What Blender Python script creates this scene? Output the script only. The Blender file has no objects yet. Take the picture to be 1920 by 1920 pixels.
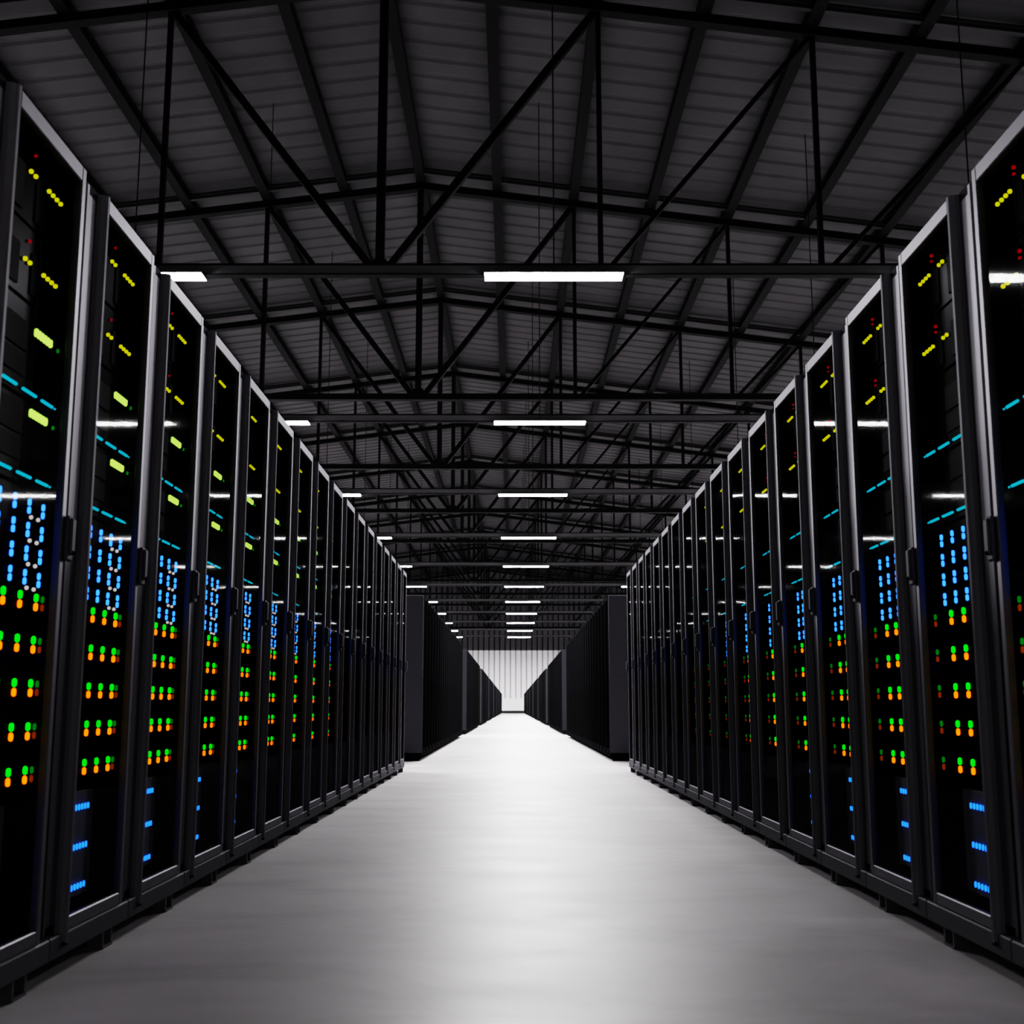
import bpy, math, random
from mathutils import Vector

sc = bpy.context.scene
COL = sc.collection
random.seed(4)
R = math.radians

# ------------------------------------------------------------------ materials
def mat(name, color, rough=0.5, metal=0.0, noise=None, bump=None, spec=0.5):
    m = bpy.data.materials.new(name); m.use_nodes = True
    nt = m.node_tree; b = nt.nodes['Principled BSDF']
    b.inputs['Base Color'].default_value = (*color, 1)
    b.inputs['Roughness'].default_value = rough
    b.inputs['Metallic'].default_value = metal
    b.inputs['Specular IOR Level'].default_value = spec
    if noise or bump:
        tc = nt.nodes.new('ShaderNodeTexCoord'); mp = nt.nodes.new('ShaderNodeMapping')
        nt.links.new(tc.outputs['Object'], mp.inputs['Vector'])
        sx = (noise or bump)[0]
        mp.inputs['Scale'].default_value = sx if isinstance(sx, tuple) else (sx,) * 3
        n = nt.nodes.new('ShaderNodeTexNoise'); n.inputs['Detail'].default_value = 6
        n.inputs['Scale'].default_value = 1.0; n.inputs['Roughness'].default_value = 0.6
        nt.links.new(mp.outputs[0], n.inputs['Vector'])
        if noise:
            cr = nt.nodes.new('ShaderNodeValToRGB')
            cr.color_ramp.elements[0].position = 0.3; cr.color_ramp.elements[1].position = 0.7
            cr.color_ramp.elements[0].color = (*noise[1], 1); cr.color_ramp.elements[1].color = (*noise[2], 1)
            nt.links.new(n.outputs[0], cr.inputs[0]); nt.links.new(cr.outputs[0], b.inputs['Base Color'])
        if bump:
            bp = nt.nodes.new('ShaderNodeBump'); bp.inputs['Strength'].default_value = bump[1]
            bp.inputs['Distance'].default_value = bump[2]
            nt.links.new(n.outputs[0], bp.inputs['Height']); nt.links.new(bp.outputs[0], b.inputs['Normal'])
    return m

def emis(name, color, strength=1.0, light=False):
    m = bpy.data.materials.new(name); m.use_nodes = True
    nt = m.node_tree; nt.nodes.clear()
    o = nt.nodes.new('ShaderNodeOutputMaterial'); e = nt.nodes.new('ShaderNodeEmission')
    e.inputs[0].default_value = (*color, 1); e.inputs[1].default_value = strength
    nt.links.new(e.outputs[0], o.inputs[0])
    m.cycles.emission_sampling = 'AUTO' if light else 'NONE'
    return m

def coat(name, diff, gloss, rough):
    """powder coat: matt base with a weak satin sheen"""
    m = bpy.data.materials.new(name); m.use_nodes = True
    nt = m.node_tree; nt.nodes.clear()
    o = nt.nodes.new('ShaderNodeOutputMaterial'); a = nt.nodes.new('ShaderNodeAddShader')
    d = nt.nodes.new('ShaderNodeBsdfDiffuse'); d.inputs[0].default_value = (*diff, 1)
    g = nt.nodes.new('ShaderNodeBsdfGlossy'); g.inputs[0].default_value = (*gloss, 1); g.inputs['Roughness'].default_value = rough
    tc = nt.nodes.new('ShaderNodeTexCoord'); n = nt.nodes.new('ShaderNodeTexNoise'); n.inputs['Scale'].default_value = 35
    bp = nt.nodes.new('ShaderNodeBump'); bp.inputs['Strength'].default_value = .05; bp.inputs['Distance'].default_value = .002
    nt.links.new(tc.outputs['Object'], n.inputs['Vector']); nt.links.new(n.outputs[0], bp.inputs['Height'])
    nt.links.new(bp.outputs[0], d.inputs['Normal']); nt.links.new(bp.outputs[0], g.inputs['Normal'])
    nt.links.new(d.outputs[0], a.inputs[0]); nt.links.new(g.outputs[0], a.inputs[1]); nt.links.new(a.outputs[0], o.inputs[0])
    return m

M = {}
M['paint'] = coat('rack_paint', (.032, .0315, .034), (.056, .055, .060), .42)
M['paint_col'] = coat('hinge_column_paint', (.075, .074, .081), (.028, .028, .030), .5)
M['paint_base_shade'] = coat('rack_base_paint_shade', (.040, .040, .043), (.026, .026, .028), .5)  # weaker sheen: shade on the base rail put into the paint; handle shares it
M['paint_far_dim'] = coat('rack_paint_far_dim', (.004, .004, .0044), (.003, .003, .0033), .5)  # darkened copy of the rack paint, light falloff put into the colour
M['paint_dark'] = coat('rack_paint_dark', (.005, .005, .0058), (.004, .004, .0045), .45)
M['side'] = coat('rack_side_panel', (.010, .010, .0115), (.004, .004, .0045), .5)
M['side_near_lit'] = coat('rack_side_panel_lit', (.055, .055, .063), (.02, .02, .022), .5)  # lighter copy of the side panel, missing light put into the colour
M['plinth'] = mat('rack_plinth', (.0015, .0015, .0015), .6, spec=.05)
M['black'] = coat('black_plastic', (.003, .003, .003), (.002, .002, .002), .4)
M['inner'] = mat('rack_interior', (.0004, .0004, .0004), .8, spec=.0)
M['unit'] = mat('server_front', (.0010, .0010, .0011), .6, spec=.01)
M['unit_l'] = mat('server_bezel', (.0022, .0022, .0025), .6, spec=.01)
M['bay'] = mat('storage_bezel', (.09, .09, .10), .6, spec=.03)
M['darkglass'] = mat('far_dark_glass', (.0004, .0004, .0005), .4, spec=.0)
M['bearer'] = mat('bearer_steel', (.014, .014, .015), .6, spec=.1)
M['wall_up_shade'] = mat('wall_cladding_shade', (.055, .055, .058), .8, spec=.05)  # wall cladding darkened, shade above the lamp cutoff put into the colour
M['wall_groove_shade'] = mat('wall_groove_shade', (.36, .36, .365), .8, spec=.05)  # recess shade of the grooves painted as a darker tone
M['wall_groove_shade_up'] = mat('wall_groove_upper_shade', (.022, .022, .023), .8, spec=.05)  # upper grooves, cutoff and recess shade both painted in
M['steel'] = mat('roof_steel', (.0012, .0015, .0016), .6, .0, spec=.04)
M['steel_lit'] = mat('underside_steel_lit', (.0040, .0040, .0042), .6, .0, spec=.01)  # lighter copy of roof steel, light on undersides put into the colour
M['rail'] = mat('rail_steel', (.015, .015, .0155), .6, .0, spec=.0)
M['rail_face'] = mat('rail_face_steel', (.05, .05, .052), .6, .0, spec=.05)
M['cable'] = mat('cable_steel', (.002, .002, .002), .6, spec=.1)
M['housing'] = mat('lamp_housing', (.02, .02, .02), .5)

g = bpy.data.materials.new('door_glass'); g.use_nodes = True
nt = g.node_tree; nt.nodes.clear()
o = nt.nodes.new('ShaderNodeOutputMaterial'); mx = nt.nodes.new('ShaderNodeMixShader')
tr = nt.nodes.new('ShaderNodeBsdfTransparent'); tr.inputs[0].default_value = (.93, .94, .95, 1)
ab = nt.nodes.new('ShaderNodeBsdfDiffuse'); ab.inputs[0].default_value = (.0004, .0004, .0005, 1)
lw = nt.nodes.new('ShaderNodeLayerWeight'); lw.inputs[0].default_value = .5
pw = nt.nodes.new('ShaderNodeMath'); pw.operation = 'POWER'; pw.inputs[1].default_value = 5
nt.links.new(lw.outputs['Facing'], pw.inputs[0])
fr = nt.nodes.new('ShaderNodeMath'); fr.operation = 'MULTIPLY_ADD'; fr.inputs[1].default_value = 1.5; fr.use_clamp = True; fr.inputs[2].default_value = .02
nt.links.new(pw.outputs[0], fr.inputs[0]); nt.links.new(fr.outputs[0], mx.inputs[0]); nt.links.new(tr.outputs[0], mx.inputs[1])
nt.links.new(ab.outputs[0], mx.inputs[2])
m2 = nt.nodes.new('ShaderNodeMixShader'); m2.inputs[0].default_value = .005
gl = nt.nodes.new('ShaderNodeBsdfGlossy'); gl.inputs['Roughness'].default_value = .028
nt.links.new(mx.outputs[0], m2.inputs[1]); nt.links.new(gl.outputs[0], m2.inputs[2]); nt.links.new(m2.outputs[0], o.inputs[0])
M['glass'] = g
g2 = g.copy(); g2.name = 'door_glass_matt'; M['glass2'] = g2
for n in g2.node_tree.nodes:
    if n.type == 'MIX_SHADER' and abs(n.inputs[0].default_value - .005) < 1e-4 and not n.inputs[0].is_linked: n.inputs[0].default_value = 0

gp = bpy.data.materials.new('polished_server_front'); gp.use_nodes = True
nt = gp.node_tree; nt.nodes.clear()
o = nt.nodes.new('ShaderNodeOutputMaterial'); mx = nt.nodes.new('ShaderNodeMixShader'); mx.inputs[0].default_value = .004
df = nt.nodes.new('ShaderNodeBsdfDiffuse'); df.inputs[0].default_value = (.0012, .0012, .0013, 1)
gl = nt.nodes.new('ShaderNodeBsdfGlossy'); gl.inputs['Roughness'].default_value = .25; gl.inputs['Color'].default_value = (1, .98, 1, 1)
nt.links.new(df.outputs[0], mx.inputs[1]); nt.links.new(gl.outputs[0], mx.inputs[2]); nt.links.new(mx.outputs[0], o.inputs[0])
M['mirror'] = gp
M['yellow'] = emis('led_yellow', (.95, .93, .004))
M['lime'] = emis('led_lime', (1.0, 2.0, .2))
M['cyan'] = emis('led_cyan', (.008, .55, .80))
M['blue'] = emis('led_blue', (.12, .85, 6.0))
M['azure'] = emis('led_azure', (.05, .52, 4.0))
M['green'] = emis('led_green', (.0, 2.6, .02))
M['orange'] = emis('led_orange', (5.0, .48, .003))
M['red'] = emis('led_red', (.32, .0, .004))
M['dimgreen'] = emis('led_dim_green', (.0, .20, .012))
M['dimred'] = emis('led_dim_red', (.24, .035, .0))
M['white'] = emis('led_white', (.75, .66, .66))
LAMP = 1000.0
M['lamp'] = emis('lamp_diffuser', (1.0, .975, .985), LAMP, light=True)

# floor: polished concrete
f = bpy.data.materials.new('polished_concrete'); f.use_nodes = True
nt = f.node_tree; b = nt.nodes['Principled BSDF']
tc = nt.nodes.new('ShaderNodeTexCoord')
mp = nt.nodes.new('ShaderNodeMapping'); mp.inputs['Scale'].default_value = (.55, .9, 1)
nt.links.new(tc.outputs['Object'], mp.inputs[0])
n1 = nt.nodes.new('ShaderNodeTexNoise'); n1.inputs['Scale'].default_value = 1.6; n1.inputs['Detail'].default_value = 9
n1.inputs['Roughness'].default_value = .62; n1.inputs['Distortion'].default_value = .6
nt.links.new(mp.outputs[0], n1.inputs['Vector'])
cr = nt.nodes.new('ShaderNodeValToRGB')
cr.color_ramp.elements[0].position = .32; cr.color_ramp.elements[1].position = .68
cr.color_ramp.elements[0].color = (.155, .149, .154, 1); cr.color_ramp.elements[1].color = (.245, .237, .245, 1)
nt.links.new(n1.outputs[0], cr.inputs[0]); nt.links.new(cr.outputs[0], b.inputs['Base Color'])
n2 = nt.nodes.new('ShaderNodeTexNoise'); n2.inputs['Scale'].default_value = 3.5; n2.inputs['Detail'].default_value = 8
nt.links.new(mp.outputs[0], n2.inputs['Vector'])
mr = nt.nodes.new('ShaderNodeMapRange'); mr.inputs['To Min'].default_value = .37; mr.inputs['To Max'].default_value = .53
nt.links.new(n2.outputs[0], mr.inputs[0]); nt.links.new(mr.outputs[0], b.inputs['Roughness']); b.inputs['Specular IOR Level'].default_value = .12; b.inputs['IOR'].default_value = 1.3
bp = nt.nodes.new('ShaderNodeBump'); bp.inputs['Strength'].default_value = .12; bp.inputs['Distance'].default_value = .01
nt.links.new(n2.outputs[0], bp.inputs['Height']); nt.links.new(bp.outputs[0], b.inputs['Normal'])
M['floor'] = f
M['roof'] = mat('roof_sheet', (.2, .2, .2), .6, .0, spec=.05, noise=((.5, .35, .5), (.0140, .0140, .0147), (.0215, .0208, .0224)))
M['wall'] = mat('wall_cladding', (.62, .61, .63), .7, noise=((.6, .6, .2), (.52, .51, .525), (.60, .59, .605)))
M['wall_plain'] = mat('wall_plain', (.60, .59, .605), .7)
M['base'] = mat('baseboard_paint', (.018, .018, .019), .8, spec=0)

# ------------------------------------------------------------------ mesh builder
class MB:
    def __init__(s): s.v = []; s.f = []; s.m = []; s.mats = []
    def mi(s, m):
        if m not in s.mats: s.mats.append(m)
        return s.mats.index(m)
    def quad(s, pts, m):
        i = len(s.v); s.v += [tuple(p) for p in pts]; s.f.append(tuple(range(i, i + len(pts)))); s.m.append(s.mi(m))
    def hull8(s, p, m):   # p: 8 points, bottom 4 then top 4
        i = len(s.v); s.v += [tuple(q) for q in p]; k = s.mi(m)
        for q in ((3, 2, 1, 0), (4, 5, 6, 7), (0, 1, 5, 4), (1, 2, 6, 5), (2, 3, 7, 6), (3, 0, 4, 7)):
            s.f.append(tuple(i + a for a in q)); s.m.append(k)
    def box(s, x0, x1, y0, y1, z0, z1, m, bev=0):
        if x0 > x1: x0, x1 = x1, x0
        if y0 > y1: y0, y1 = y1, y0
        if z0 > z1: z0, z1 = z1, z0
        if bev:
            b = min(bev, (x1 - x0) / 2.01, (y1 - y0) / 2.01, (z1 - z0) / 2.01); i = len(s.v); k = s.mi(m)
            xs, ys, zs = (x0, x1), (y0, y1), (z0, z1)
            idx = {}
            for a in (0, 1):
                for c in (0, 1):
                    for d in (0, 1):
                        sx, sy, sz = (1 - 2 * a) * b, (1 - 2 * c) * b, (1 - 2 * d) * b
                        idx[a, c, d, 0] = len(s.v); s.v.append((xs[a], ys[c] + sy, zs[d] + sz))
                        idx[a, c, d, 1] = len(s.v); s.v.append((xs[a] + sx, ys[c], zs[d] + sz))
                        idx[a, c, d, 2] = len(s.v); s.v.append((xs[a] + sx, ys[c] + sy, zs[d]))
            def add(fc): s.f.append(tuple(fc)); s.m.append(k)
            for a in (0, 1):
                q = [idx[a, 0, 0, 0], idx[a, 1, 0, 0], idx[a, 1, 1, 0], idx[a, 0, 1, 0]]; add(q if a else q[::-1])
                q = [idx[0, a, 0, 1], idx[0, a, 1, 1], idx[1, a, 1, 1], idx[1, a, 0, 1]]; add(q if a else q[::-1])
                q = [idx[0, 0, a, 2], idx[1, 0, a, 2], idx[1, 1, a, 2], idx[0, 1, a, 2]]; add(q if a else q[::-1])
            for a in (0, 1):
                for c in (0, 1):
                    add([idx[a, c, 0, 0], idx[a, c, 1, 0], idx[a, c, 1, 1], idx[a, c, 0, 1]])
                    add([idx[a, 0, c, 0], idx[a, 1, c, 0], idx[a, 1, c, 2], idx[a, 0, c, 2]])
                    add([idx[0, a, c, 1], idx[1, a, c, 1], idx[1, a, c, 2], idx[0, a, c, 2]])
                    for d in (0, 1): add([idx[a, c, d, 0], idx[a, c, d, 1], idx[a, c, d, 2]])
            return
        s.hull8([(x0, y0, z0), (x1, y0, z0), (x1, y1, z0), (x0, y1, z0),
                 (x0, y0, z1), (x1, y0, z1), (x1, y1, z1), (x0, y1, z1)], m)
    def bar(s, a, b, w, d, m):   # bar in the XZ plane between a and b, w in plane, d along Y
        a, b = Vector(a), Vector(b); t = (b - a).normalized(); n = Vector((-t.z, 0, t.x)) * (w / 2); y = Vector((0, d / 2, 0))
        s.hull8([a - n - y, a + n - y, a + n + y, a - n + y, b - n - y, b + n - y, b + n + y, b - n + y], m)
    def tube(s, a, b, r, m, seg=6):
        a, b = Vector(a), Vector(b); t = (b - a).normalized()
        u = t.orthogonal().normalized(); w = t.cross(u); i = len(s.v); k = s.mi(m)
        for p in (a, b):
            for j in range(seg):
                an = 2 * math.pi * j / seg; s.v.append(tuple(p + (u * math.cos(an) + w * math.sin(an)) * r))
        for j in range(seg):
            s.f.append((i + j, i + (j + 1) % seg, i + seg + (j + 1) % seg, i + seg + j)); s.m.append(k)
        s.f.append(tuple(range(i + seg - 1, i - 1, -1))); s.m.append(k)
        s.f.append(tuple(range(i + seg, i + 2 * seg))); s.m.append(k)
    def capsule(s, c, r, half, axis, m, seg=8):   # half = half length of the straight part
        k = s.mi(m); i = len(s.v); rings = []
        lat = (-90, -60, -30, 0, 0, 30, 60, 90) if half else (-90, -45, 0, 45, 90)
        n = len(lat)
        for q, la in enumerate(lat):
            off = (-half if q < n / 2 else half) + r * math.sin(R(la)); rr = r * math.cos(R(la))
            ring = []
            for j in range(1 if abs(la) == 90 else seg):
                an = 2 * math.pi * j / seg; p = [0, 0, 0]
                p[axis] = off; p[(axis + 1) % 3] = rr * math.cos(an); p[(axis + 2) % 3] = rr * math.sin(an)
                ring.append(len(s.v)); s.v.append((c[0] + p[0], c[1] + p[1], c[2] + p[2]))
            rings.append(ring)
        for A, B in zip(rings, rings[1:]):
            for j in range(seg):
                a0, a1 = A[j % len(A)], A[(j + 1) % len(A)]; b0, b1 = B[j % len(B)], B[(j + 1) % len(B)]
                fc = [a0, a1, b1, b0]; fc = [x for q, x in enumerate(fc) if x not in fc[:q]]
                s.f.append(tuple(fc)); s.m.append(k)
    def mesh(s, name):
        me = bpy.data.meshes.new(name); me.from_pydata(s.v, [], s.f)
        for m in s.mats: me.materials.append(M[m])
        me.polygons.foreach_set('material_index', s.m)
        bm_fix(me); me.update(); return me
    def build(s, name, parent=None):
        return link(bpy.data.objects.new(name, s.mesh(name)), parent)

def bm_fix(me):
    import bmesh
    bm = bmesh.new(); bm.from_mesh(me); bmesh.ops.recalc_face_normals(bm, faces=bm.faces); bm.to_mesh(me); bm.free()

def link(o, parent=None):
    COL.objects.link(o)
    if parent is not None: o.parent = parent
    return o
def tag(o, label=None, cat=None, group=None, kind=None):
    for k, v in (('label', label), ('category', cat), ('group', group), ('kind', kind)):
        if v: o[k] = v
    return o
def empty(name, loc=(0, 0, 0)):
    o = bpy.data.objects.new(name, None); COL.objects.link(o); o.location = loc; return o
def copy_tree(o, parent=None):
    c = o.copy(); COL.objects.link(c)
    if parent is not None: c.parent = parent
    for ch in KIDS.get(o.name, []): copy_tree(ch, c)
    return c
KIDS = {}
def index_kids():
    KIDS.clear()
    for o in bpy.data.objects:
        if o.parent: KIDS.setdefault(o.parent.name, []).append(o)

ORD = ['', 'first', 'second', 'third', 'fourth', 'fifth', 'sixth', 'seventh', 'eighth', 'ninth', 'tenth', 'eleventh',
       'twelfth', 'thirteenth', 'fourteenth', 'fifteenth', 'sixteenth', 'seventeenth', 'eighteenth', 'nineteenth', 'twentieth']

# ------------------------------------------------------------------ key dimensions (metres)
CAM_Z = .665
WL, WR = 1.135, 1.223            # aisle half widths to the door faces
PITCH = .61
WALL_Y, BACK_Y = 137.0, -6.0
RIDGE_X, HALF = -2.75, 20.6
RIDGE_Z, SLOPE = 16.52, .126
XL, XR = RIDGE_X - HALF, RIDGE_X + HALF
def roof_z(x): return RIDGE_Z - SLOPE * abs(x - RIDGE_X)
BAY = 10.2
TRUSS_Y0, LAMP_Y0 = 23.62, 18.485
PURL = 2.29

# ------------------------------------------------------------------ setting
b = MB(); b.box(XL - .3, XR + .3, BACK_Y - .3, WALL_Y + .3, -.2, 0, 'floor'); tag(b.build('floor'), kind='structure')

# corrugated roof sheet, ribs running across the hall
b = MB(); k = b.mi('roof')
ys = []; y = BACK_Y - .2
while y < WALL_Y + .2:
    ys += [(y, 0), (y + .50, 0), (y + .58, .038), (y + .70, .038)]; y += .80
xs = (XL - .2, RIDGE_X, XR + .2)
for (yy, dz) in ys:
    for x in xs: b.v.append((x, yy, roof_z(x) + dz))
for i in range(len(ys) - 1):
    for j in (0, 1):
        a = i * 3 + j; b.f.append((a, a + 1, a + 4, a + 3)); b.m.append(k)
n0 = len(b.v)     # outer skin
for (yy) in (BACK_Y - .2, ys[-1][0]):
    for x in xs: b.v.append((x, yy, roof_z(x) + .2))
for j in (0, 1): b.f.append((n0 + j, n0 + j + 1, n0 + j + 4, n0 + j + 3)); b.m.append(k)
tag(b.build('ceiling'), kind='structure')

# far wall: vertically ribbed cladding above a plain band
b = MB(); x = XL; SPLIT = 7.05     # lamp cutoff painted in: same cladding, darkened above this height
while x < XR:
    for (x0, x1, y0, y1, mm) in ((x, x + .47, WALL_Y, WALL_Y, 'wall'), (x + .47, x + .49, WALL_Y, WALL_Y + .16, 'wall_groove_shade'),
                             (x + .49, x + .59, WALL_Y + .16, WALL_Y + .16, 'wall_groove_shade'), (x + .59, x + .61, WALL_Y + .16, WALL_Y, 'wall_groove_shade')):
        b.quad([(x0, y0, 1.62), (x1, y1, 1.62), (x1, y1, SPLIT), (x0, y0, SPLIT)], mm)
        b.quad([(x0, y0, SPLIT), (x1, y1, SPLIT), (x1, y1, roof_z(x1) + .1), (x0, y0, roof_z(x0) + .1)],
               'wall_up_shade' if mm == 'wall' else 'wall_groove_shade_up')
    x += .61
b.box(XL, XR, WALL_Y - .04, WALL_Y + .3, 0, 1.65, 'wall_plain')
b.box(XL, XR, WALL_Y + .2, WALL_Y + .3, 1.65, 17, 'wall_plain')
tag(b.build('wall_back'), kind='structure')
b = MB(); b.box(XL, XR, WALL_Y - .10, WALL_Y - .04, 0, .28, 'base'); tag(b.build('baseboard_back'), kind='structure')
for nm, x0, x1 in (('wall_left', XL - .3, XL), ('wall_right', XR, XR + .3)):
    b = MB(); b.box(x0, x1, BACK_Y - .3, WALL_Y + .3, 0, roof_z(XL) + .2, 'wall'); tag(b.build(nm), kind='structure')
b = MB(); b.box(XL, XR, BACK_Y - .3, BACK_Y, 0, 17, 'wall'); tag(b.build('wall_front'), kind='structure')

# ------------------------------------------------------------------ purlins
CHORD_T = 16.20
for n in range(-7, 9):
    x = RIDGE_X + n * PURL; zt = roof_z(x) - .01; zb = CHORD_T - SLOPE * abs(x - RIDGE_X) + .004
    b = MB(); y0, y1 = BACK_Y + .05, WALL_Y - .05
    b.box(x - .135, x + .135, y0, y1, zb, zb + .03, 'steel_lit')
    b.box(x - .02, x + .02, y0, y1, zb + .03, zt - .05, 'steel')
    b.box(x - .135, x + .135, y0, y1, zt - .05, zt - .03, 'steel')
    o = b.build('roof_purlin')
    if n == 0: lab = 'dark steel roof purlin running along the ridge of the roof'
    else: lab = 'dark steel roof purlin, %s %s of the ridge under the roof sheets' % (ORD[abs(n)], 'left' if n < 0 else 'right')
    tag(o, lab, 'roof beam', 'steel purlins running the length of the roof')

# ------------------------------------------------------------------ trusses
def make_truss():
    t = empty('roof_truss', (RIDGE_X, TRUSS_Y0, 9.595))
    zb = 9.595; P = lambda n: n * PURL
    zt = lambda n: CHORD_T - .11 - SLOPE * abs(n) * PURL - zb
    b = MB(); b.box(-HALF, HALF, -.10, .10, -.095, .075, 'steel'); b.box(-HALF, HALF, -.12, .12, -.11, -.09, 'steel_lit'); b.build('bottom_chord', t)
    for s in (-1, 1):
        b = MB(); w = .21
        a0, a1 = Vector((0, 0, zt(0))), Vector((s * HALF, 0, zt(9)))
        b.hull8([(a0.x, -.1, a0.z - w / 2), (a1.x, -.1, a1.z - w / 2), (a1.x, .1, a1.z - w / 2), (a0.x, .1, a0.z - w / 2),
                 (a0.x, -.1, a0.z + w / 2), (a1.x, -.1, a1.z + w / 2), (a1.x, .1, a1.z + w / 2), (a0.x, .1, a0.z + w / 2)], 'steel')
        b.hull8([(a0.x, -.13, a0.z - w / 2 - .015), (a1.x, -.13, a1.z - w / 2 - .015), (a1.x, .13, a1.z - w / 2 - .015), (a0.x, .13, a0.z - w / 2 - .015),
                 (a0.x, -.13, a0.z - w / 2), (a1.x, -.13, a1.z - w / 2), (a1.x, .13, a1.z - w / 2), (a0.x, .13, a0.z - w / 2)], 'steel_lit')
        b.build('top_chord', t)
        b = MB()      # roof bearer riding over the chord, right beneath the sheets
        for dz in (.15, .26):
            b.hull8([(a0.x, -.62, a0.z + dz), (a1.x, -.62, a1.z + dz), (a1.x, -.50, a1.z + dz), (a0.x, -.50, a0.z + dz),
                     (a0.x, -.62, a0.z + dz + .03), (a1.x, -.62, a1.z + dz + .03), (a1.x, -.50, a1.z + dz + .03), (a0.x, -.50, a0.z + dz + .03)], 'bearer')
        b.hull8([(a0.x, -.57, a0.z + .18), (a1.x, -.57, a1.z + .18), (a1.x, -.55, a1.z + .18), (a0.x, -.55, a0.z + .18),
                 (a0.x, -.57, a0.z + .36), (a1.x, -.57, a1.z + .36), (a1.x, -.55, a1.z + .36), (a0.x, -.55, a0.z + .36)], 'bearer')
        b.build('sheet_bearer', t)
    for n in (-8, -6, -4, -2, 0, 2, 4, 6, 8):
        w = .175 if n == 0 else .105
        b = MB(); b.box(P(n) - w / 2, P(n) + w / 2, -w / 2, w / 2, .06, zt(n) - .09, 'steel'); b.build('vertical_post', t)
    for s in (-1, 1):
        for n in (0, 2, 4, 6):
            w = .155 if n == 0 else .095
            b = MB(); b.bar((s * (P(n) + .16), 0, .02), (s * (P(n + 2) - .05), 0, zt(n + 2) - .08), w, w, 'steel'); b.build('diagonal_brace', t)
    b = MB()
    b.hull8([(-.26, -.012, .0), (.26, -.012, .0), (.26, .012, .0), (-.26, .012, .0), (-.13, -.012, .24), (.13, -.012, .24), (.13, .012, .24), (-.13, .012, .24)], 'steel')
    b.build('gusset_plate', t)
    return t
truss = make_truss()
tag(truss, 'x', 'roof truss', 'dark steel roof trusses across the hall')
index_kids()
for j in range(12):
    t = truss if j == 0 else copy_tree(truss)
    if j * BAY + TRUSS_Y0 > WALL_Y - .5: break
    t.location = (RIDGE_X, TRUSS_Y0 + j * BAY, 9.595)
    w = 'nearest' if j == 0 else (ORD[j + 1] + ' nearest')
    t['label'] = 'black gabled steel roof truss with slanting braces, %s to the camera' % w

# ------------------------------------------------------------------ lamp rails and strip lamps
LZ = 7.615
lamp_rows = [(-19.88, 'far left'), (-13.03, 'outer left'), (-6.18, 'left'), (.674, 'middle'), (7.53, 'right'), (14.38, 'outer right')]
lamp = empty('strip_lamp', (0, 0, LZ))
b = MB(); b.quad([(-1.125, 0, 0), (-1.125, .37, 0), (1.125, .37, 0), (1.125, 0, 0)], 'lamp'); d = b.build('light_diffuser', lamp)
b = MB(); b.box(-1.13, 1.13, -.005, .375, .004, .035, 'housing'); b.build('lamp_housing', lamp)
cable_h = 16.2 - LZ
tag(lamp, 'x', 'ceiling lamp')
index_kids()
first = True
rails = []
for k in range(0, 11):
    y = LAMP_Y0 + k * BAY
    if k >= 0:
        b = MB(); y0 = y + .19
        b.box(XL + .1, XR - .1, y0 + .02, y0 + .14, LZ + .055, LZ + .205, 'rail_face')
        b.box(XL + .1, XR - .1, y0, y0 + .16, LZ + .205, LZ + .235, 'steel')
        b.box(XL + .1, XR - .1, y0, y0 + .16, LZ + .037, LZ + .055, 'steel_lit')
        o = b.build('lamp_rail'); rails.append(o)
        tag(o, 'grey steel rail carrying the %s row of lamps counted from the camera' % ORD[k + 1], 'rail', 'horizontal rails carrying the strip lamps')
    for (x, nm) in lamp_rows:
        o = lamp if first else copy_tree(lamp); first = False
        o.location = (x, y, LZ)
        c = MB(); c.tube((0, .10, .03), (0, .10, roof_z(x) - LZ - .01), .012, 'cable'); c.build('suspension_cable', o)
        o['group'] = 'white strip lamps hanging in the %s line' % nm
        if k >= 0: o['label'] = 'glowing white strip lamp, %s from the camera in the %s line' % (ORD[k + 1], nm)
        else: o['label'] = 'white strip lamp of the %s line %s the camera' % (nm, 'just above' if k == -1 else 'behind')

# ------------------------------------------------------------------ server cabinets
# local frame: origin at the cabinet's base centre; u = distance behind the door face, v = along the aisle from the bank's datum
DEPTH = 1.0
YC = .375
def local(s):      # s = -1 for the left bank, +1 for the right one
    def P(u, v, z): return (s * (u - DEPTH / 2), v - YC, z)
    return P
def ubox(b, s, u0, u1, v0, v1, z0, z1, m, bev=0):
    b.box(s * (u0 - DEPTH / 2), s * (u1 - DEPTH / 2), v0 - YC, v1 - YC, z0, z1, m, bev)

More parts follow.
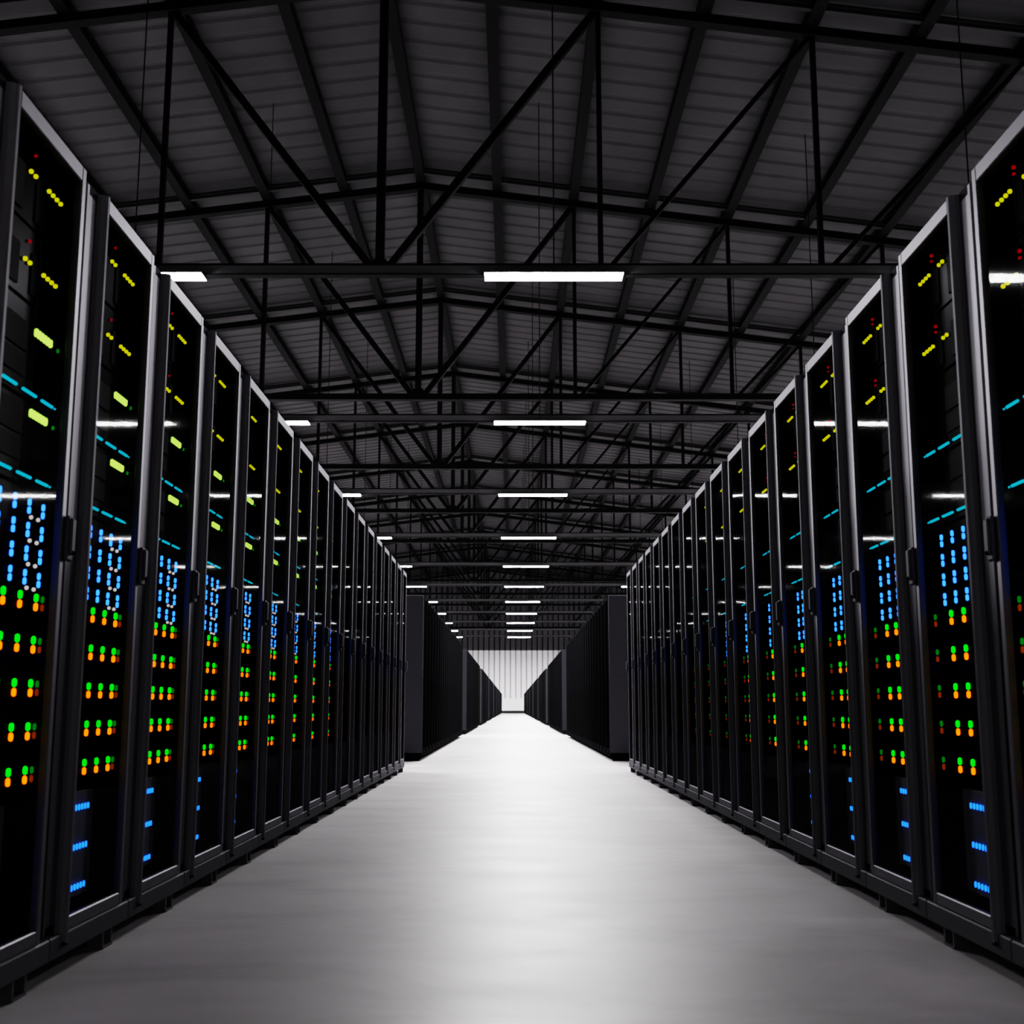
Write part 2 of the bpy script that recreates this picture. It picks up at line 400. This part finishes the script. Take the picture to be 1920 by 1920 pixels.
GO_Z = (.925, .819, .712, .606, .500)
def cabinet_parts(s, far=False):
    """meshes of one cabinet; s selects the side of the aisle its door faces"""
    P = local(s); D = {}
    b = MB()     # body
    ubox(b, s, .022, DEPTH, .0705, .085, .105, 2.075, 'paint'); ubox(b, s, .022, DEPTH, .665, .6795, .105, 2.075, 'paint_dark')
    ubox(b, s, .022, DEPTH, .085, .665, 2.05, 2.078, 'paint_dark'); ubox(b, s, DEPTH - .02, DEPTH, .085, .665, .105, 2.05, 'paint_dark')
    ubox(b, s, .022, DEPTH, .085, .665, .105, .125, 'inner')
    ubox(b, s, .022, .034, .085, .170, .125, 2.05, 'paint'); ubox(b, s, .022, .034, .604, .665, .125, 2.05, 'inner')
    ubox(b, s, .05, .9, .0855, .088, .126, 2.049, 'inner'); ubox(b, s, .05, .9, .662, .6645, .126, 2.049, 'inner')
    ubox(b, s, .30, .31, .088, .662, .126, 2.049, 'inner')
    D['body'] = b.mesh('cabinet_body')
    b = MB()     # base rail
    ubox(b, s, .002, .05, .0705, .6795, .045, .101, 'paint_base_shade', .004); ubox(b, s, .05, DEPTH - .02, .09, .11, .045, .104, 'plinth')
    ubox(b, s, .05, DEPTH - .02, .64, .66, .045, .104, 'plinth'); ubox(b, s, DEPTH - .03, DEPTH, .0705, .6795, .045, .104, 'plinth')
    D['base'] = b.mesh('base_rail')
    b = MB()     # door frame, four members and the rounded hinge column
    ubox(b, s, .0, .020, .168, .182, .104, 2.078, 'paint', .002); ubox(b, s, .0, .020, .582, .610, .104, 2.078, 'paint', .003)
    ubox(b, s, .0, .020, .182, .582, 2.034, 2.078, 'paint', .003); ubox(b, s, .0, .020, .182, .582, .104, .138, 'paint', .003)
    n0 = len(b.v); kk = b.mi('paint_col'); prof = [(.022, .145), (.010, .1465), (.001, .151), (-.005, .157), (-.006, .168), (.022, .168)]
    for (u, v) in prof: b.v += [P(u, v, .074), P(u, v, 2.076)]
    for q in range(6):
        a, c = n0 + 2 * q, n0 + 2 * ((q + 1) % 6); b.f.append((a, c, c + 1, a + 1)); b.m.append(kk)
    for e in (0, 1): b.f.append(tuple(n0 + 2 * q + e for q in range(6))); b.m.append(kk)
    ubox(b, s, -.008, .022, .148, .170, .070, .080, 'paint_dark', .003)
    D['door'] = b.mesh('door')
    b = MB(); b.quad([P(.012, .181, .137), P(.010, .583, .137), P(.010, .583, 2.035), P(.012, .181, 2.035)], 'glass')
    D['glass'] = b.mesh('glass_pane')
    b = MB()     # handle across the far stile
    ubox(b, s, -.012, .0, .598, .640, 1.030, 1.146, 'paint_base_shade', .005)
    ubox(b, s, -.020, -.010, .604, .634, 1.046, 1.140, 'paint_base_shade', .005)
    ubox(b, s, .0, .022, .610, .636, 1.05, 1.13, 'paint_dark', .003)
    b.capsule(P(-.014, .619, 1.052), .006, .004, 0, 'inner')
    D['handle'] = b.mesh('handle')
    b = MB()     # U shaped levelling foot
    for v in (.475, .545): ubox(b, s, .006, .05, v, v + .008, .004, .045, 'paint')
    ubox(b, s, .004, .07, .475, .553, .0, .007, 'paint')
    D['foot'] = b.mesh('levelling_foot')
    b = MB()
    b.tube(P(.5, .1, .0), P(.5, .1, .045), .02, 'plinth', 10)
    for v in (.13, .62): ubox(b, s, .85, .89, v - .02, v + .02, .0, .045, 'plinth')
    # (rear feet)
    D['rfoot'] = b.mesh('levelling_foot')
    # equipment
    E = .069; L = .0645
    def face(z0, z1, m='unit', v0=.09, v1=.655): return (z0, z1, m, v0, v1)
    units = []
    def unit(nm, z0, z1, m='unit', v0=.09, v1=.66, deco=None, leds=None):
        b = MB()
        if m == 'bay': ubox(b, s, E, .28, v0, v1, z0 + .002, z1 - .002, m, .002)
        else:
            ubox(b, s, E + .004, .28, v0, .52, z0 + .002, z1 - .002, 'unit'); ubox(b, s, E + .012, .28, .522, v1, z0 + .002, z1 - .002, 'inner')
            b.quad([P(E + .002, v0, z0 + .003), P(E, .519, z0 + .003), P(E, .519, z1 - .003), P(E + .002, v0, z1 - .003)], 'mirror')
        if deco: deco(b)
        bl = MB(); leds(bl)
        units.append((nm, b.mesh(nm), bl.mesh('indicator_lights') if bl.v else None))
    def dot(b, v, z, m, r=.0062): b.capsule(P(L, v, z), r, 0, 2, m)
    def vcap(b, v, z, r, h, m): b.capsule(P(L, v, z), r, h / 2 - r, 2, m)
    def hcap(b, v0, v1, z, r, m): b.capsule(P(L, (v0 + v1) / 2, z), r, (v1 - v0) / 2 - r, 1, m)
    for zy, zr, z0, z1 in ((1.983, 2.034, 1.85, 2.048), (1.755, 1.808, 1.66, 1.846)):
        def dc(b, z0=z0, z1=z1):
            for v in (.20, .33, .455): ubox(b, s, E - .004, E, v, v + .05, z0 + .02, z1 - .06, 'unit_l', .001)
            ubox(b, s, E - .006, E, .495, .50, z0 + .01, z1 - .02, 'unit_l')
        def ld(b, zy=zy, zr=zr):
            for v in (.24, .27, .300, .412, .441): dot(b, v, zy, 'yellow')
            for q in range(4): dot(b, .529 + q * .0265, zy, 'yellow')
            if s < 0: dot(b, .433, zr, 'red', .0045)
            else:
                dot(b, .497, zr, 'red', .006); dot(b, .498, zr - .018, 'red', .005)
        unit('network_switch', z0, z1, deco=dc, leds=ld)
    for zl, zc, z0, z1 in ((1.596, 1.436, 1.42, 1.655), (1.388, 1.228, 1.205, 1.415)):
        def dc(b, z0=z0, z1=z1, zc=zc):
            ubox(b, s, E - .004, E, .14, .46, zc + .03, zc + .085, 'unit_l', .001)
            ubox(b, s, E - .004, E, .14, .46, zc + .095, zc + .17, 'unit_l', .001)
        def ld(b, zl=zl, zc=zc):
            if s < 0:
                for q in range(6): vcap(b, .508 + q * .0185, zl, .0058, .022, 'lime')
                vcap(b, .652, zl - .004, .004, .012, 'dimgreen')
            for v0, v1 in ((.09, .172), (.211, .292), (.330, .412), (.447, .532), (.566, .641)): hcap(b, v0, v1, zc, .0042, 'cyan')
            dot(b, .656, zc, 'cyan', .003)
        unit('server_unit', z0, z1, deco=dc, leds=ld)
    def ld(b):
        for c in range(7):
            if s > 0 and c > 5: continue
            v = .0975 + c * .0875 if s < 0 else .115 + c * .0875
            for q in range(4):
                z = 1.158 - q * .0587
                for dz in (.0098, -.0105): vcap(b, v, z + dz, .0047, .0178, 'blue')
                if s < 0 and c in (5, 6): dot(b, v + (.015 if c == 5 else -.028), z - .026, 'white', .0055)
    unit('disk_array', .95, 1.20, leds=ld)
    for z in GO_Z:
        def ld(b, z=z):
            for v in ((.12, .22, .318, .417, .515, .614) if s < 0 else (.115, .213, .312, .411, .509)):
                vcap(b, v, z + .0115, .0058, .0205, 'green'); vcap(b, v, z - .0115, .0058, .0205, 'orange')
            dv = .655 if s < 0 else .642; vcap(b, dv, z + .0105, .0048, .018, 'dimgreen'); vcap(b, dv, z - .0105, .0048, .018, 'dimred')
        unit('server_unit', z - .052, z + .052, leds=ld)
    def ld(b):
        for z in (.393, .287, .180):
            for grp in ((.135, .36) if s < 0 else (.115, .340)):
                for q in range(5): b.capsule(P(L - .004, grp + q * .0235, z), .0034, .0050, 2, 'azure')
    def dc(b): ubox(b, s, E - .001, E + .001, .53, .655, .16, .44, 'inner')
    unit('storage_unit', .15, .437, 'bay', .10, .518, leds=ld)
    D['units'] = units
    return D

PARTS = {(s, l): cabinet_parts(s) for s in (-1, 1) for l in (1, 2)}
for s in (-1, 1):      # second bank: paint darkened for weaker light, glass without reflections
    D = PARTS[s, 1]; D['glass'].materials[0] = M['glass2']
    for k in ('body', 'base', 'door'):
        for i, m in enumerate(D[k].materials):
            if m in (M['paint'], M['paint_base_shade'], M['paint_col']): D[k].materials[i] = M['paint_far_dim']
def make_cabinet(s, level):
    D = PARTS[s, level]; t = empty('server_cabinet')
    def ob(nm, me, p): return link(bpy.data.objects.new(nm, me), p)
    ob('cabinet_body', D['body'], t); ob('base_rail', D['base'], t)
    d = ob('door', D['door'], t); ob('glass_pane', D['glass'], d)
    if level > 1:
        ob('handle', D['handle'], d)
        ob('levelling_foot', D['foot'], t)
    ob('levelling_foot', D['rfoot'], t)
    for i, (nm, me, leds) in enumerate(D['units']):
        u = ob(nm, me, t)
        if leds and (level > 1 or i in (2, 3, 4, 5, 7, 9)): ob('indicator_lights', leds, u)
    return t
def far_mesh(s):
    b = MB()
    ubox(b, s, .034, DEPTH, .0705, .6795, .105, 2.078, 'paint_far_dim'); ubox(b, s, .002, .05, .0705, .6795, .045, .101, 'paint_far_dim')
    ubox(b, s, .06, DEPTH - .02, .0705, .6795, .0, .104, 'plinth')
    ubox(b, s, .0, .034, .168, .182, .104, 2.078, 'paint_far_dim'); ubox(b, s, .0, .034, .582, .610, .104, 2.078, 'paint_far_dim')
    ubox(b, s, .0, .034, .182, .582, 2.034, 2.078, 'paint_far_dim'); ubox(b, s, .0, .034, .182, .582, .104, .138, 'paint_far_dim')
    ubox(b, s, .001, .034, .152, .168, .074, 2.074, 'paint_far_dim')
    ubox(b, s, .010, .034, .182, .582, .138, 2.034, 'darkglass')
    return b
def panel_mesh(s, m):
    b = MB(); ubox(b, s, .0, DEPTH, .050, .0695, .10, 2.078, m, .004)
    ubox(b, s, .0, DEPTH, .045, .050, .10, 1.045, m)
    ubox(b, s, .03, DEPTH - .03, .055, .0695, .0, .10, 'plinth')
    return b
protos = {(s, l): make_cabinet(s, l) for s in (-1, 1) for l in (1, 2)}
FAR = {s: far_mesh(s).mesh('server_cabinet') for s in (-1, 1)}
PANEL = {(s, n): panel_mesh(s, 'side_near_lit' if n else 'side').mesh('side_panel') for s in (-1, 1) for n in (0, 1)}
index_kids()
used = set()
BANK = 14.64
SIDE = {-1: 'left', 1: 'right'}
W = {-1: WL, 1: WR}
mass = MB()
for s in (-1, 1):
    for bank in range(9):
        for i in range(20):
            y0 = .56 + bank * BANK + i * PITCH
            if bank == 0 and i < 3: continue
            loc = (s * (W[s] + DEPTH / 2), y0 + YC, 0)
            # positions counted from the near end of what the aisle shows
            nth = i - 2 if bank == 0 else i + 1
            side = SIDE[s]
            if bank > 7 or (bank == 7 and i >= 13):
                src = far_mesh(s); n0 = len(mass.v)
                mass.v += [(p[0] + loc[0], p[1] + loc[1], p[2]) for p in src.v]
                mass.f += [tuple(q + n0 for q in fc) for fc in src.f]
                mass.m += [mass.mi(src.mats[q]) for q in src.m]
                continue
            if bank < 2:
                key = (s, 2 if bank == 0 else 1)
                o = protos[key] if key not in used else copy_tree(protos[key]); used.add(key)
                o.location = loc
            else:
                o = link(bpy.data.objects.new('server_cabinet', FAR[s])); o.location = loc
            if i == 0:
                p = link(bpy.data.objects.new('side_panel', PANEL[s, int(bank < 2)]), o); p['label'] = 'plain grey end panel facing the camera'
            what = 'server cabinet with coloured lights' if bank == 0 else 'black server cabinet'
            lab = '%s, %s from the near end of the %s %s bank' % (what, ORD[nth], ORD[bank + 1], side)
            tag(o, lab, 'server cabinet', 'server cabinets of the %s bank on the %s side' % (ORD[bank + 1], side))
o = mass.build('far_server_cabinets')
tag(o, 'farthest black server cabinets at the end of both sides of the aisle', 'server cabinet', kind='stuff')

# ------------------------------------------------------------------ camera
cam = bpy.data.cameras.new('camera'); co = bpy.data.objects.new('camera', cam); COL.objects.link(co)
cam.sensor_width = 36; cam.lens = 36 * 2240 / 1920; cam.shift_x = -1 / 1920
cam.clip_end = 400; cam.clip_start = .05
co.location = (0, 0, CAM_Z); co.rotation_euler = (R(90) + math.atan(366 / 2240), 0, 0)
cam.dof.use_dof = True; cam.dof.focus_distance = 7.5; cam.dof.aperture_fstop = 6.5
sc.camera = co

w = bpy.data.worlds.new('world'); sc.world = w; w.use_nodes = True
w.node_tree.nodes['Background'].inputs[0].default_value = (.02, .02, .022, 1)
w.node_tree.nodes['Background'].inputs[1].default_value = .2

sc.view_settings.view_transform = 'Filmic'
sc.view_settings.look = 'High Contrast'
sc.view_settings.exposure = 0.0
cy = sc.cycles
cy.max_bounces = 6; cy.diffuse_bounces = 3; cy.glossy_bounces = 4; cy.transparent_max_bounces = 24
cy.use_denoising = True; cy.use_light_tree = True
cy.sample_clamp_indirect = 8
cy.caustics_reflective = False; cy.caustics_refractive = False
